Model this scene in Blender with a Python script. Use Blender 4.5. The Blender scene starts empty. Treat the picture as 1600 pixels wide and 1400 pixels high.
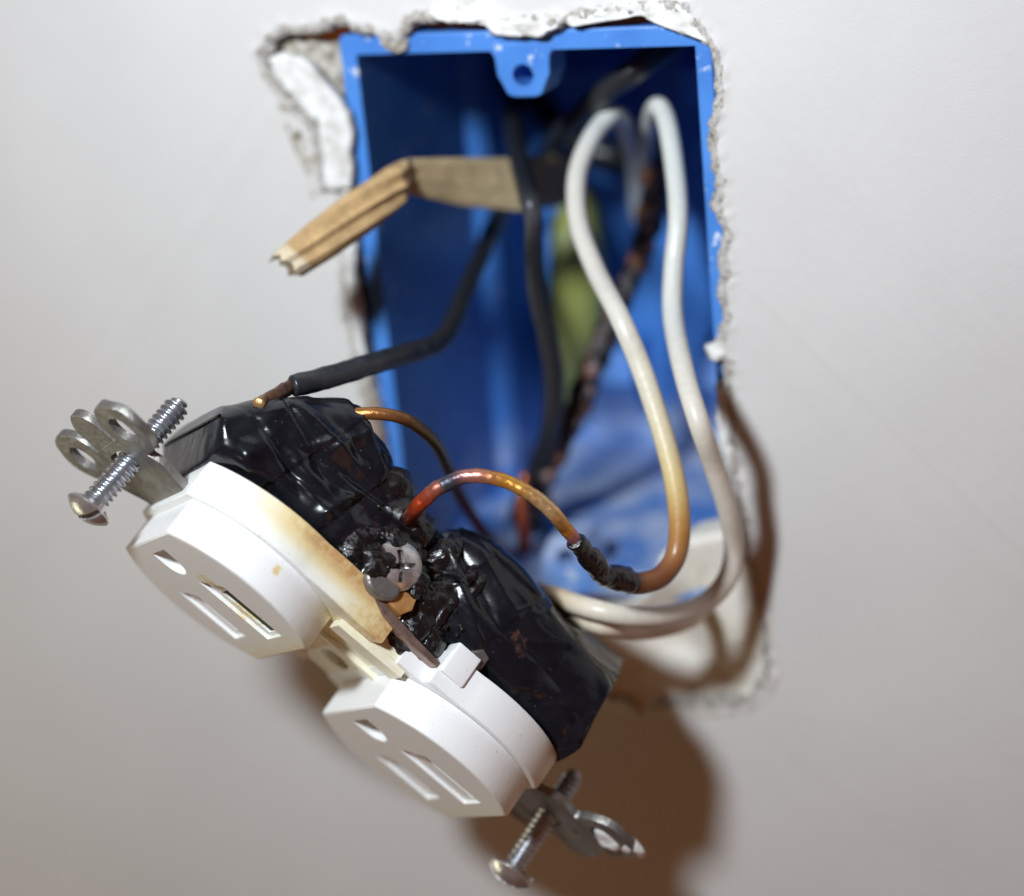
import bpy, math, random
import numpy as np
from mathutils import Vector, Matrix, noise as mn
from mathutils.geometry import tessellate_polygon
random.seed(7)
C = bpy.context.scene
S = 0.001                       # all modelling is in millimetres
col = C.collection

# ------------------------------------------------------------------ camera
RW = np.array([[0.9297071328793416, 0.35697588357097043, -0.09062486205210936],
               [0.038282822319250495, -0.33839687211651426, -0.9402244319613281],
               [-0.36630461720883556, 0.8706639854102266, -0.32827603007378403]])
TW = np.array([4.75728284149218, -19.46412935763587, 374.2262057688007])
FP = 3600.0
CAM = -RW.T @ TW
cd = bpy.data.cameras.new('camera'); cam = bpy.data.objects.new('camera', cd); col.objects.link(cam)
m3 = Matrix([list(RW[0]), list(-RW[1]), list(-RW[2])]).transposed()
cam.matrix_world = Matrix.Translation(Vector(CAM) * S) @ m3.to_4x4()
cd.sensor_fit = 'HORIZONTAL'; cd.sensor_width = 36.0; cd.lens = 36.0 * FP / 1600
cd.clip_start = 0.01; cd.clip_end = 20
cd.dof.use_dof = True; cd.dof.focus_distance = 0.338; cd.dof.aperture_fstop = 6.2
cd.dof.aperture_blades = 0
C.camera = cam

# ------------------------------------------------------------------ light
w = bpy.data.worlds.new('World'); C.world = w; w.use_nodes = True
bg = w.node_tree.nodes['Background']; bg.inputs[0].default_value = (1.0, 0.26, 0.05, 1); bg.inputs[1].default_value = 0.085

def area(name, loc, target, size, power, color, sy=None):
    l = bpy.data.lights.new(name, 'AREA'); l.energy = power; l.color = color
    l.shape = 'ELLIPSE' if sy else 'DISK'; l.size = size * S
    if sy: l.size_y = sy * S
    o = bpy.data.objects.new(name, l); col.objects.link(o)
    o.location = Vector(loc) * S
    d = (Vector(target) - Vector(loc)).normalized()
    o.rotation_euler = d.to_track_quat('-Z', 'Y').to_euler()
    return o
k_ = area('key_lamp', (-16, -290, 188), (8, 0, 68), 42, 0.83, (0.85, 0.93, 1.0)); k_.data.spread = math.radians(128)
area('warm_fill_lamp', (330, -300, -330), (0, 0, -40), 260, 0.10, (1.0, 0.40, 0.12))
area('face_fill_lamp', (-420, -150, -230), (-20, -50, -40), 200, 0.30, (1.0, 1.0, 0.70))  # unseen fill added at lower left to brighten the outlet faces
C.view_settings.view_transform = 'Standard'; C.view_settings.look = 'None'
C.view_settings.exposure = 0; C.view_settings.gamma = 1
C.render.engine = 'CYCLES'
C.cycles.max_bounces = 6

# ------------------------------------------------------------------ pixel -> place
def ray(x, y): return RW.T @ np.array([(x - 800) / FP, (y - 700) / FP, 1.0])
def P(x, y, d):                 # point seen at (x,y) that stands d mm in front of the wall
    v = ray(x, y); t = (-d - CAM[1]) / v[1]; q = CAM + v * t; return Vector(q)
DC = np.array([-19.8975, -54.7324, -39.3764])
DA = np.array([[0.6125858, 0.7181795, -0.3300862], [0.2450647, -0.5696137, -0.7845276], [-0.7514532, 0.3996980, -0.5249376]])
DK = 1.03
def D(u, w, n): return Vector(DC + DK * (DA @ np.array([u, w, n])))      # device frame -> world mm
def DP(x, y, wv):               # pixel -> (u,w,n) on the plane w = wv
    o = DA.T @ (CAM - DC) / DK; v = DA.T @ ray(x, y) / DK; t = (wv - o[1]) / v[1]; return o + t * v
def DW(x, y, wv): q = DP(x, y, wv); return D(*q)

# ------------------------------------------------------------------ objects
def meta(o, label=None, cat=None, group=None, kind=None):
    if label: o['label'] = label
    if cat: o['category'] = cat
    if group: o['group'] = group
    if kind: o['kind'] = kind
    return o
def empty(name, loc_mm=(0, 0, 0), mat=None):
    o = bpy.data.objects.new(name, None); col.objects.link(o); o.empty_display_size = 0.01
    o.location = Vector(loc_mm) * S
    if mat is not None: o.matrix_world = mat
    return o
def mesh(name, V, F, mat, parent=None, smooth=True, cols=None, mi=None, org=None, angle=None):
    """V in mm. Children of an Empty at org get coordinates relative to it."""
    off = Vector(org) if org is not None else Vector((0, 0, 0))
    me = bpy.data.meshes.new(name)
    me.from_pydata([tuple((Vector(v) - off) * S) for v in V], [], F)
    mats = mat if isinstance(mat, (list, tuple)) else [mat]
    for m in mats: me.materials.append(m)
    if mi is not None: me.polygons.foreach_set('material_index', mi)
    me.polygons.foreach_set('use_smooth', [smooth] * len(me.polygons))
    if cols is not None:
        a = me.color_attributes.new('Col', 'FLOAT_COLOR', 'POINT')
        a.data.foreach_set('color', np.array([(c[0], c[1], c[2], 1) for c in cols], dtype=float).ravel())
    me.update()
    import bmesh
    bm = bmesh.new(); bm.from_mesh(me); bmesh.ops.recalc_face_normals(bm, faces=bm.faces)
    bm.to_mesh(me); bm.free()
    if smooth and angle is not None:
        me.set_sharp_from_angle(angle=math.radians(angle))
    o = bpy.data.objects.new(name, me); col.objects.link(o)
    if parent is not None: o.parent = parent
    elif org is not None: o.location = off * S
    return o
class MB:
    def __init__(s): s.V = []; s.F = []; s.C = []; s.M = []
    def add(s, V, F, c=None, m=0):
        b = len(s.V); s.V += [tuple(v) for v in V]; s.F += [tuple(i + b for i in f) for f in F]
        s.M += [m] * len(F)
        if c is not None: s.C += (c if isinstance(c, list) else [c] * len(V))
    def obj(s, name, mat, parent=None, **k):
        return mesh(name, s.V, s.F, mat, parent, cols=(s.C if s.C else None), mi=s.M, **k)
def box(a, b):
    x0, y0, z0 = a; x1, y1, z1 = b
    V = [(x0, y0, z0), (x1, y0, z0), (x1, y1, z0), (x0, y1, z0), (x0, y0, z1), (x1, y0, z1), (x1, y1, z1), (x0, y1, z1)]
    return V, [(0, 3, 2, 1), (4, 5, 6, 7), (0, 1, 5, 4), (1, 2, 6, 5), (2, 3, 7, 6), (3, 0, 4, 7)]
def n3(p, s=1.0, seed=0.0): return mn.noise(Vector((p[0] * s + seed, p[1] * s - seed * 1.7, p[2] * s + seed * .6)))
def inset(poly, d):
    """move a closed ccw/cw polygon inward by d"""
    n = len(poly); A = sum(poly[i][0] * poly[(i + 1) % n][1] - poly[(i + 1) % n][0] * poly[i][1] for i in range(n))
    sg = 1 if A > 0 else -1; out = []
    for i in range(n):
        p0, p1, p2 = Vector(poly[i - 1]), Vector(poly[i]), Vector(poly[(i + 1) % n])
        e1 = (p1 - p0).normalized(); e2 = (p2 - p1).normalized()
        n1 = Vector((-e1.y, e1.x)) * sg; n2 = Vector((-e2.y, e2.x)) * sg
        b = n1 + n2; b = b / max(0.35, b.dot(n1)) if b.length > 1e-6 else n1
        q = p1 + b * d; out.append((q.x, q.y))
    return out
def plate(mb, outer, holes, h1, h0, fn, bev=0.0, floors=None, m=0, c=None, mfloor=None, cap0=True, nofill=()):
    """extruded plate from height h0 (back) to h1 (front); holes = list of contours going through or with floors (heights).
    fn maps (x, y, h) to a point."""
    sg = 1 if h1 > h0 else -1
    top = inset(outer, bev) if bev else outer
    rings = [top] + holes; flat = [p for r in rings for p in r]
    tri = tessellate_polygon([[Vector((p[0], p[1], 0)) for p in r] for r in rings])
    V = [fn(p[0], p[1], h1) for p in flat]
    mb.add(V, [tuple(t) for t in tri], c, m)
    # outer walls
    n = len(outer); lv = [(top, h1)]
    if bev:
        lv.append((inset(outer, bev * .3), h1 - sg * bev * .3)); lv.append((outer, h1 - sg * bev))
    lv.append((outer, h0))
    V = [fn(p[0], p[1], h) for r, h in lv for p in r]; F = []
    for k in range(len(lv) - 1):
        for i in range(n): j = (i + 1) % n; F.append((k * n + i, k * n + j, (k + 1) * n + j, (k + 1) * n + i))
    mb.add(V, F, c, m)
    for hi, h in enumerate(holes):
        hf = floors[hi] if floors and floors[hi] is not None else h0
        k = len(h); V = [fn(p[0], p[1], h1) for p in h] + [fn(p[0], p[1], hf) for p in h]
        mb.add(V, [(i, (i + 1) % k, k + (i + 1) % k, k + i) for i in range(k)], c, m)
        if floors and floors[hi] is not None and hi not in nofill:
            V = [fn(p[0], p[1], hf) for p in h]
            tr = tessellate_polygon([[Vector((p[0], p[1], 0)) for p in h]])
            mb.add(V, [tuple(t) for t in tr], c, m if mfloor is None else mfloor)
    if cap0:
        rings = [outer] + [h for i, h in enumerate(holes) if not (floors and floors[i] is not None)]
        flat = [p for r in rings for p in r]
        tri = tessellate_polygon([[Vector((p[0], p[1], 0)) for p in r] for r in rings])
        mb.add([fn(p[0], p[1], h0) for p in flat], [tuple(t) for t in tri], c, m)
def arc(cx, cy, r, a0, a1, n): return [(cx + r * math.cos(math.radians(a0 + (a1 - a0) * i / n)), cy + r * math.sin(math.radians(a0 + (a1 - a0) * i / n))) for i in range(n + 1)]
def circle(cx, cy, r, n=28, ry=None): ry = ry or r; return [(cx + r * math.cos(2 * math.pi * i / n), cy + ry * math.sin(2 * math.pi * i / n)) for i in range(n)]
def cr(pts, n):
    """Catmull-Rom through rows of numbers, n samples per span"""
    a = np.array(pts, float); a = np.vstack([2 * a[0] - a[1], a, 2 * a[-1] - a[-2]]); out = []
    for i in range(1, len(a) - 2):
        p0, p1, p2, p3 = a[i - 1:i + 3]
        for k in range(n):
            t = k / n
            out.append(.5 * ((2 * p1) + (-p0 + p2) * t + (2 * p0 - 5 * p1 + 4 * p2 - p3) * t * t + (-p0 + 3 * p1 - 3 * p2 + p3) * t ** 3))
    out.append(a[-2]); return np.array(out)
def tube(mb, rows, seg=18, n=10, bump=0.0, bs=0.5, flat=1.0, colfn=None, capcol=None, seed=0., bumpfn=None):
    """rows: x, y, z, radius, r, g, b"""
    s = cr(rows, n); K = len(s); V = []; cs = []
    pts = [Vector(q[:3]) for q in s]
    t0 = (pts[1] - pts[0]).normalized(); up = t0.orthogonal().normalized()
    for i, q in enumerate(s):
        t = (pts[min(i + 1, K - 1)] - pts[max(i - 1, 0)]).normalized()
        up = (up - t * up.dot(t)).normalized(); bi = t.cross(up)
        for j in range(seg):
            a = 2 * math.pi * j / seg; dr = up * math.cos(a) + bi * math.sin(a) * flat
            bb = bumpfn(i / (K - 1)) if bumpfn else bump
            r = q[3] * (1 + 0) + (bb * (n3(pts[i] + dr * q[3], bs, seed) + .5 * n3(pts[i] + dr * q[3], bs * 2.3, seed)) if bb else 0)
            p = pts[i] + dr * r; V.append(p)
            c = np.clip(q[4:7], 0, 1)
            if colfn: c = colfn(i / (K - 1), p, c)
            cs.append(tuple(c))
    F = [(i * seg + j, i * seg + (j + 1) % seg, (i + 1) * seg + (j + 1) % seg, (i + 1) * seg + j) for i in range(K - 1) for j in range(seg)]
    for e, i in ((0, 0), (1, K - 1)):
        b = len(V); t = (pts[1] - pts[0]).normalized() * -1 if i == 0 else (pts[-1] - pts[-2]).normalized()
        ring = [i * seg + j for j in range(seg)]
        for j in ring: V.append(pts[i] + (Vector(V[j]) - pts[i]) * .8 + t * .18 * s[i][3]); cs.append(capcol or cs[j])
        V.append(pts[i] + t * .26 * s[i][3]); cs.append(capcol or cs[ring[0]])
        for j in range(seg):
            k2 = (j + 1) % seg
            F.append((ring[j], ring[k2], b + k2, b + j)); F.append((b + j, b + k2, b + seg))
    mb.add(V, F, cs)

# ------------------------------------------------------------------ materials
class NT:
    def __init__(s, name):
        s.m = bpy.data.materials.new(name); s.m.use_nodes = True; s.t = s.m.node_tree; s.N = s.t.nodes
        s.b = s.N['Principled BSDF']; tc = s.N.new('ShaderNodeTexCoord'); mp = s.N.new('ShaderNodeMapping')
        mp.inputs['Scale'].default_value = (1000, 1000, 1000); s.L(tc.outputs['Object'], mp.inputs[0]); s.co = mp.outputs[0]
    def L(s, a, b): s.t.links.new(a, b)
    def noise(s, scale, detail=4, rough=.55, dist=0, co=None, kind='fac'):
        n = s.N.new('ShaderNodeTexNoise'); n.inputs['Scale'].default_value = scale; n.inputs['Detail'].default_value = detail
        n.inputs['Roughness'].default_value = rough; n.inputs['Distortion'].default_value = dist
        s.L(co or s.co, n.inputs['Vector']); return n.outputs[0]
    def voro(s, scale, feature='F1'):
        n = s.N.new('ShaderNodeTexVoronoi'); n.feature = feature; n.inputs['Scale'].default_value = scale; s.L(s.co, n.inputs['Vector']); return n.outputs[0]
    def ramp(s, f, stops, interp='LINEAR'):
        r = s.N.new('ShaderNodeValToRGB'); r.color_ramp.interpolation = interp; e = r.color_ramp.elements
        while len(e) < len(stops): e.new(0.5)
        for i, (p, c) in enumerate(stops):
            e[i].position = p; e[i].color = (c, c, c, 1) if isinstance(c, (int, float)) else (*c, 1)
        s.L(f, r.inputs[0]); return r.outputs[0]
    def rng(s, v, a, b, c=0., d=1., smooth=True):
        n = s.N.new('ShaderNodeMapRange'); n.interpolation_type = 'SMOOTHSTEP' if smooth else 'LINEAR'
        for i, x in enumerate((a, b, c, d)): n.inputs[i + 1].default_value = x
        s.L(v, n.inputs[0]); return n.outputs[0]
    def math(s, op, a, b=None):
        n = s.N.new('ShaderNodeMath'); n.operation = op
        for i, x in enumerate((a, b)):
            if x is None: continue
            if isinstance(x, (int, float)): n.inputs[i].default_value = x
            else: s.L(x, n.inputs[i])
        return n.outputs[0]
    def mix(s, f, a, b):
        n = s.N.new('ShaderNodeMix'); n.data_type = 'RGBA'
        for i, x in ((0, f), (6, a), (7, b)):
            if isinstance(x, (int, float)): n.inputs[i].default_value = x
            elif isinstance(x, tuple): n.inputs[i].default_value = (*x, 1)
            else: s.L(x, n.inputs[i])
        return n.outputs[2]
    def xyz(s):
        n = s.N.new('ShaderNodeSeparateXYZ'); s.L(s.co, n.inputs[0]); return n.outputs
    def dist(s, p):
        n = s.N.new('ShaderNodeVectorMath'); n.operation = 'DISTANCE'; s.L(s.co, n.inputs[0]); n.inputs[1].default_value = p; return n.outputs['Value']
    def bump(s, h, dist, strength=1.0, prev=None):
        n = s.N.new('ShaderNodeBump'); n.inputs['Distance'].default_value = dist * S; n.inputs['Strength'].default_value = strength
        s.L(h, n.inputs['Height'])
        if prev is not None: s.L(prev, n.inputs['Normal'])
        s.L(n.outputs[0], s.b.inputs['Normal']); return n.outputs[0]
    def set(s, **k):
        for a, v in k.items():
            i = s.b.inputs[a.replace('_', ' ')]
            if isinstance(v, tuple): i.default_value = (*v, 1) if len(v) == 3 and i.type == 'RGBA' else v
            elif isinstance(v, (int, float)): i.default_value = v
            else: s.L(v, i)
        return s.m

def m_wall():
    t = NT('wall_paint'); c = t.ramp(t.noise(.03, 3), [(.3, (.585, .572, .555)), (.7, (.620, .608, .590))])
    h1 = t.noise(.35, 3); b = t.bump(h1, .10, .6); t.bump(t.noise(2.2, 3), .05, .6, b)
    return t.set(Base_Color=c, Roughness=.55)
def m_gypsum():
    t = NT('torn_gypsum'); n = t.noise(.55, 6, .7); c = t.ramp(n, [(.33, (.12, .085, .06)), (.46, (.50, .45, .36)), (.62, (.73, .71, .66))])
    z = t.xyz()[2]; x = t.xyz()[0]
    # heat staining on the lower left edge of the cut
    f = t.math('MULTIPLY', t.rng(z, -5, -25), t.rng(x, -20, -28))
    c = t.mix(t.math('MULTIPLY', f, .75), c, t.ramp(t.noise(.4, 3), [(.3, (.10, .05, .03)), (.65, (.48, .28, .17))]))
    t.bump(t.noise(1.6, 6, .7), .6, 1.0)
    return t.set(Base_Color=c, Roughness=.9)
def m_edgepaint():
    t = NT('chipped_paint'); n = t.noise(1.1, 5, .7, .6)
    c = t.ramp(n, [(.36, (.09, .065, .05)), (.42, (.42, .37, .30)), (.53, (.64, .62, .59)), (.7, (.74, .73, .71))])
    t.bump(t.noise(1.0, 6, .7), .8, 1.0); return t.set(Base_Color=c, Roughness=.6)
def m_flap():
    t = NT('torn_plaster_paper'); c = t.ramp(t.noise(.3, 5, .6), [(.3, (.52, .50, .46)), (.55, (.77, .77, .75))])
    t.bump(t.noise(.5, 5, .6), .5, .8); return t.set(Base_Color=c, Roughness=.8)
def m_blue():
    t = NT('blue_box_plastic'); n = t.noise(.28, 6, .75)
    n2 = t.noise(1.4, 5, .7); f = t.math('MULTIPLY', t.rng(n, .60, .66), t.rng(n2, .35, .5)); y = t.xyz()[1]; z = t.xyz()[2]
    dust = t.rng(t.math('ADD', z, t.math('MULTIPLY', t.noise(.12, 4), 22.)), -16, -32)     # plaster dust that settled low in the box
    f2 = t.math('MULTIPLY', dust, t.rng(t.noise(.09, 4, .5), .30, .75))
    f3 = t.math('MAXIMUM', t.math('MULTIPLY', f, t.rng(y, 9, 3)), t.math('MULTIPLY', f2, .9))
    base = t.ramp(t.noise(.08, 2), [(.3, (.045, .175, .54)), (.7, (.070, .245, .66))])
    c = t.mix(f3, base, (.70, .74, .80)); t.bump(t.noise(2.5, 3), .05, .6)
    return t.set(Base_Color=c, Roughness=t.ramp(n2, [(.3, .30), (.7, .48)]))
def m_attr(name, rough, spec=.5, metal=0, bumps=(1.2, .08), mott=.25, coat=0.0):
    t = NT(name); a = t.N.new('ShaderNodeVertexColor'); a.layer_name = 'Col'
    n = t.noise(.9, 5, .65); v = t.ramp(n, [(.3, 1 - mott), (.7, 1.0)])
    mm = t.N.new('ShaderNodeMix'); mm.data_type = 'RGBA'; mm.blend_type = 'MULTIPLY'; mm.inputs[0].default_value = 1
    t.L(a.outputs[0], mm.inputs[6]); t.L(v, mm.inputs[7])
    t.bump(t.noise(bumps[0], 4), bumps[1], 1)
    t.set(Base_Color=mm.outputs[2], Roughness=rough, Metallic=metal, Coat_Weight=coat); t.b.inputs['Specular IOR Level'].default_value = spec
    return t.m
def m_plastic(name, su, amount, spots=()):
    t = NT(name); u, wv, n = t.xyz(); nn = t.noise(.12, 5, .6); nf = t.noise(.9, 4, .6)
    uu = t.math('ADD', u, t.math('MULTIPLY', t.math('SUBTRACT', nn, .5), 16.))
    hh = t.math('ADD', n, t.math('MULTIPLY', t.math('SUBTRACT', nf, .5), 2.5))
    f = t.math('MULTIPLY', t.rng(uu, su[0], su[1]), t.rng(hh, su[2], su[3]))
    g = t.rng(t.math('ADD', u, t.math('MULTIPLY', t.math('SUBTRACT', nf, .5), 3.)), su[4], su[5])
    f = t.math('MULTIPLY', t.math('MULTIPLY', t.math('MAXIMUM', f, g), amount), t.rng(nf, .30, .68, .80, 1.08))
    for p, r, k in spots:
        dd = t.math('ADD', t.dist(p), t.math('MULTIPLY', t.math('SUBTRACT', nf, .5), r * 2.4))
        f = t.math('MAXIMUM', f, t.math('MULTIPLY', t.rng(dd, r, r * .25), k))
    f = t.math('MINIMUM', f, 1.)
    c = t.ramp(f, [(0, (.86, .87, .86)), (.18, (.84, .83, .69)), (.45, (.76, .62, .33)), (.72, (.52, .28, .11)), (1., (.12, .05, .02))])
    sp = t.rng(t.noise(1.7, 3, .5), .70, .76)
    c = t.mix(t.math('MULTIPLY', sp, .65), c, (.30, .22, .08))
    t.bump(t.noise(1.2, 4), .035, 1); t.set(Base_Color=c, Roughness=t.ramp(nf, [(.3, .30), (.7, .42)]))
    t.b.inputs['Subsurface Weight'].default_value = .12; t.b.inputs['Subsurface Radius'].default_value = (.002, .0016, .0012); t.b.inputs['Subsurface Scale'].default_value = .6
    return t.m
def m_simple(name, c, rough, metal=0., bs=1.5, bd=.05, spec=.5, c2=None, ns=.6):
    t = NT(name); cc = t.ramp(t.noise(ns, 5, .65), [(.3, c), (.7, c2 or c)])
    t.bump(t.noise(bs, 4), bd, 1); t.set(Base_Color=cc, Roughness=rough, Metallic=metal); t.b.inputs['Specular IOR Level'].default_value = spec; return t.m
def m_tape():
    t = NT('black_vinyl_tape'); n = t.noise(.25, 5, .6)
    c = t.ramp(n, [(.35, (.005, .006, .010)), (.75, (.010, .011, .015))])
    sp = t.rng(t.noise(2.6, 2, .5), .735, .76); c = t.mix(t.math('MULTIPLY', sp, .35), c, (.30, .28, .26))
    hp_ = DP(805, 1010, 16); hd = t.math('ADD', t.dist(tuple(hp_)), t.math('MULTIPLY', t.math('SUBTRACT', t.noise(.5, 4, .6), .5), 9.))
    c = t.mix(t.math('MULTIPLY', t.rng(hd, 2.4, .4), .5), c, (.16, .075, .05))  # coppery reflection on the folds, painted into the tape colour
    b = t.bump(t.noise(.18, 2, .4, 1.2), .25, .6); b = t.bump(t.noise(2.2, 2), .02, .6, b)
    t.set(Base_Color=c, Roughness=t.ramp(t.noise(.5, 5, .7), [(.3, .15), (.7, .30)])); t.b.inputs['Specular IOR Level'].default_value = .42; return t.m
def m_char():
    t = NT('melted_char'); c = t.ramp(t.noise(.7, 5, .65), [(.3, (.004, .004, .006)), (.66, (.010, .008, .008)), (.78, (.08, .035, .012)), (.86, (.2, .12, .05))])
    b = t.bump(t.noise(.55, 3, .5, 1.), .5, 1.0); t.bump(t.noise(2.4, 4, .6), .12, 1, b)
    t.set(Base_Color=c, Roughness=.09, Coat_Weight=.3); return t.m

M = dict(wall=m_wall(), gyp=m_gypsum(), edge=m_edgepaint(), flap=m_flap(), blue=m_blue(), tape=m_tape(), char=m_char(),
    pvc=m_attr('wire_insulation', .34, bumps=(1.0, .06), mott=.12), copper=m_attr('heated_copper', .34, metal=.65, bumps=(1.6, .12), mott=.3),
    burnt=m_attr('burnt_insulation', .38, bumps=(.9, .5), mott=.5), paper=m_attr('kraft_paper', .8, .2, bumps=(.8, .15), mott=.22),
    plA=m_plastic('white_plastic_scorched', (-38, -10, -5.5, -11.0, -16, 3), .70, [((-18, 17, -8.3), 1.5, .7), ((-20.5, 3.5, 0), 3.2, .45), ((-15, 6.3, -1.8), 2.2, .55)]),
    faceA=m_plastic('white_face_scorched', (-14, 2, -.5, -7, -13, -1), .60, [((-22.0, 4.6, 0), 2.6, .50), ((-15.5, 4.6, -.9), 4.6, .46), ((-18, 16.5, -4.), 1.0, .5)]),
    plB=m_plastic('white_plastic_warm_end', (60, 80, -20, -30, 25, 42), .42, []),  # tan towards the far end: warm light painted into the plastic
    plC=m_plastic('aged_centre_plastic', (-60, -50, 5, 0, 60, 80), .27, []),
    strap=m_simple('dull_zinc', (.17, .165, .152), .42, .68, 1.2, .12, c2=(.29, .275, .255), ns=.35),
    zinc=m_simple('bright_zinc', (.42, .44, .48), .28, .9, 2.5, .05, c2=(.6, .62, .66)),
    nickel=m_simple('screw_head_metal', (.46, .44, .43), .27, .8, 2, .06, c2=(.74, .71, .70)),
    brass=m_simple('brass_plate', (.50, .24, .08), .4, .5, 2, .08, c2=(.75, .42, .16)),
    dark=m_simple('dark_slot', (.012, .010, .008), .7, 0, 2, .1, c2=(.05, .04, .02)),
    fin=m_simple('stained_metal_strip', (.20, .12, .10), .4, .7, 2, .06, c2=(.42, .32, .28)),
    amber=m_simple('melted_amber', (.05, .02, .01), .12, 0, .8, .4, c2=(.22, .10, .04)), olive=m_simple('yellow_cable_jacket', (.14, .20, .03), .5, 0, .5, .1, c2=(.22, .29, .05)),
    rubber=m_simple('black_cable_jacket', (.012, .014, .018), .3, 0, 1, .08, c2=(.022, .024, .030)),
    putty=m_simple('cream_joint_compound', (.72, .67, .56), .85, 0, .4, .25, c2=(.82, .80, .74), ns=.1))

# ------------------------------------------------------------------ wall with the broken hole
holepx = [(414, 92), (430, 66), (452, 52), (480, 58), (505, 50), (520, 43), (545, 40), (552, 52), (580, 54), (598, 66), (628, 66), (640, 44), (662, 36), (700, 34), (728, 30), (750, 40), (768, 52),
          (800, 55), (825, 52), (850, 54), (880, 42), (905, 34), (950, 28), (990, 22), (1040, 20), (1068, 22), (1080, 50), (1092, 66), (1103, 74), (1112, 92), (1113, 108), (1116, 150), (1112, 176), (1106, 205), (1106, 236),
          (1110, 262), (1116, 290), (1112, 318), (1120, 350), (1128, 372), (1119, 400), (1124, 430), (1116, 452), (1121, 478), (1128, 500), (1120, 520), (1113, 548), (1128, 566), (1126, 590), (1130, 622), (1131, 650), (1134, 680), (1138, 720), (1144, 765), (1152, 810), (1160, 860), (1172, 910), (1182, 960), (1190, 1010), (1188, 1050), (1165, 1082), (1120, 1092), (1060, 1088), (1000, 1096), (930, 1070), (860, 1030), (760, 980), (680, 930), (640, 880), (628, 830), (618, 790), (598, 742), (592, 700), (584, 660), (580, 618), (562, 572), (566, 540), (556, 500), (553, 460), (545, 420),
          (546, 380), (544, 330), (540, 300), (520, 302), (512, 285), (508, 262), (503, 225), (488, 192), (466, 168), (444, 145), (424, 120)]
hw_ = [P(x, y, 0) for x, y in holepx]; hp = [(v.x, v.z) for v in hw_]
def resample(poly, step):
    out = []
    for i in range(len(poly)):
        a, b = Vector(poly[i]), Vector(poly[(i + 1) % len(poly)]); k = max(1, int((b - a).length / step))
        for j in range(k): out.append(a.lerp(b, j / k))
    return out
ctr = Vector((0, -5))
base = resample(hp, .55); NB = len(base)
A = sum(base[i].x * base[(i + 1) % NB].y - base[(i + 1) % NB].x * base[i].y for i in range(NB)); sg = -1 if A > 0 else 1
nrm = []
for i in range(NB):
    e = base[(i + 6) % NB] - base[i - 6]; nrm.append(Vector((-e.y, e.x)).normalized() * sg)
for _ in range(6): nrm = [(nrm[i - 1] + nrm[i] * 2 + nrm[(i + 1) % NB]).normalized() for i in range(NB)]
# the outer ring must not fold: use the radial direction
mb = MB(); rings = []
def wring(off, dep, nz, seedy, dz):
    r = []
    for i, p in enumerate(base):
        rad = (p - ctr).normalized(); dirn = (nrm[i] * .5 + rad * .5) if nrm[i].dot(rad) > 0 else rad
        q = p + dirn * off; jn = n3((p.x, p.y, seedy), .6) + .6 * n3((p.x, p.y, seedy), 1.7)
        q = q + dirn * jn * nz
        yy = -dep + dz * (n3((q.x, q.y, seedy + 9), .7) + .5 * n3((q.x, q.y, seedy), 2.1))
        r.append((q.x, yy, q.y))
    return r
rings = [wring(4.2, 0, 0, 1, 0), wring(3.0, .03, .5, 2, .08), wring(2.0, .25, .6, 3, .5), wring(1.2, .30, .6, 4, .7), wring(.5, .1, .7, 5, .9), wring(0, -.7, .8, 6, .7), wring(-.1, -1.6, .8, 7, .4), wring(.2, -3, 1.0, 8, .3), wring(.4, -6, 1.2, 9, .3), wring(.5, -12.7, 1., 10, 0)]
big = [(-420, 330), (420, 330), (420, -380), (-420, -380)]
tri = tessellate_polygon([[Vector((a, b, 0)) for a, b in big], [Vector((p[0], p[2], 0)) for p in rings[0]]])
mb.add([(a, 0, b) for a, b in big] + rings[0], [tuple(t) for t in tri], None, 0)
for k in range(len(rings) - 1):
    V = rings[k] + rings[k + 1]; F = [(i, (i + 1) % NB, NB + (i + 1) % NB, NB + i) for i in range(NB)]
    mi = 0 if k < 2 else (1 if k < 5 else 2)
    mb.add(V, F, None, mi)
import bmesh
wall = mb.obj('wall', [M['wall'], M['edge'], M['gyp']], None, smooth=True)
bm = bmesh.new(); bm.from_mesh(wall.data); bmesh.ops.remove_doubles(bm, verts=bm.verts, dist=1e-6); bmesh.ops.recalc_face_normals(bm, faces=bm.faces); bm.to_mesh(wall.data); bm.free()
meta(wall, kind='structure', label='pale grey painted wall with a ragged hole cut for the blue box')

def slab(name, px, d, th, mat, parent, amp=.5, step=.8, tilt=None, seed=0, dome=1.):
    """a broken piece with real thickness: outline in pixels at distance d from the wall plane"""
    pts = [P(x, y, d) for x, y in px]; poly = resample([(p.x, p.z) for p in pts], step); n = len(poly)
    poly = [p + Vector((n3((p.x, p.y, seed), .8), n3((p.x, p.y, seed + 5), .8))) * amp for p in poly]
    cx = sum((p.x for p in poly)) / n; cy = sum((p.y for p in poly)) / n; c = Vector((cx, cy))
    V = []; F = []; levels = [(1, th), (1.0, th * .5), (.985, 0.1), (.93, 0), (.82, 0), (.66, 0), (.48, 0), (.3, 0), (.14, 0)]
    for k, (s, dy) in enumerate(levels):
        for p in poly:
            q = c + (p - c) * s; t = tilt(q.x, q.y) if tilt else 0
            V.append((q.x, -d + dy + t - dome * (1 - s) * .8 + amp * .8 * n3((q.x, q.y, seed + 2), .45) + amp * .5 * n3((q.x, q.y, seed + 3), 1.3), q.y))
    L = len(levels)
    for k in range(L - 1):
        for i in range(n): j = (i + 1) % n; F.append((k * n + i, k * n + j, (k + 1) * n + j, (k + 1) * n + i))
    F.append(tuple(range((L - 1) * n, L * n)))
    return mesh(name, V, F, mat, parent, smooth=True)
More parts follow.
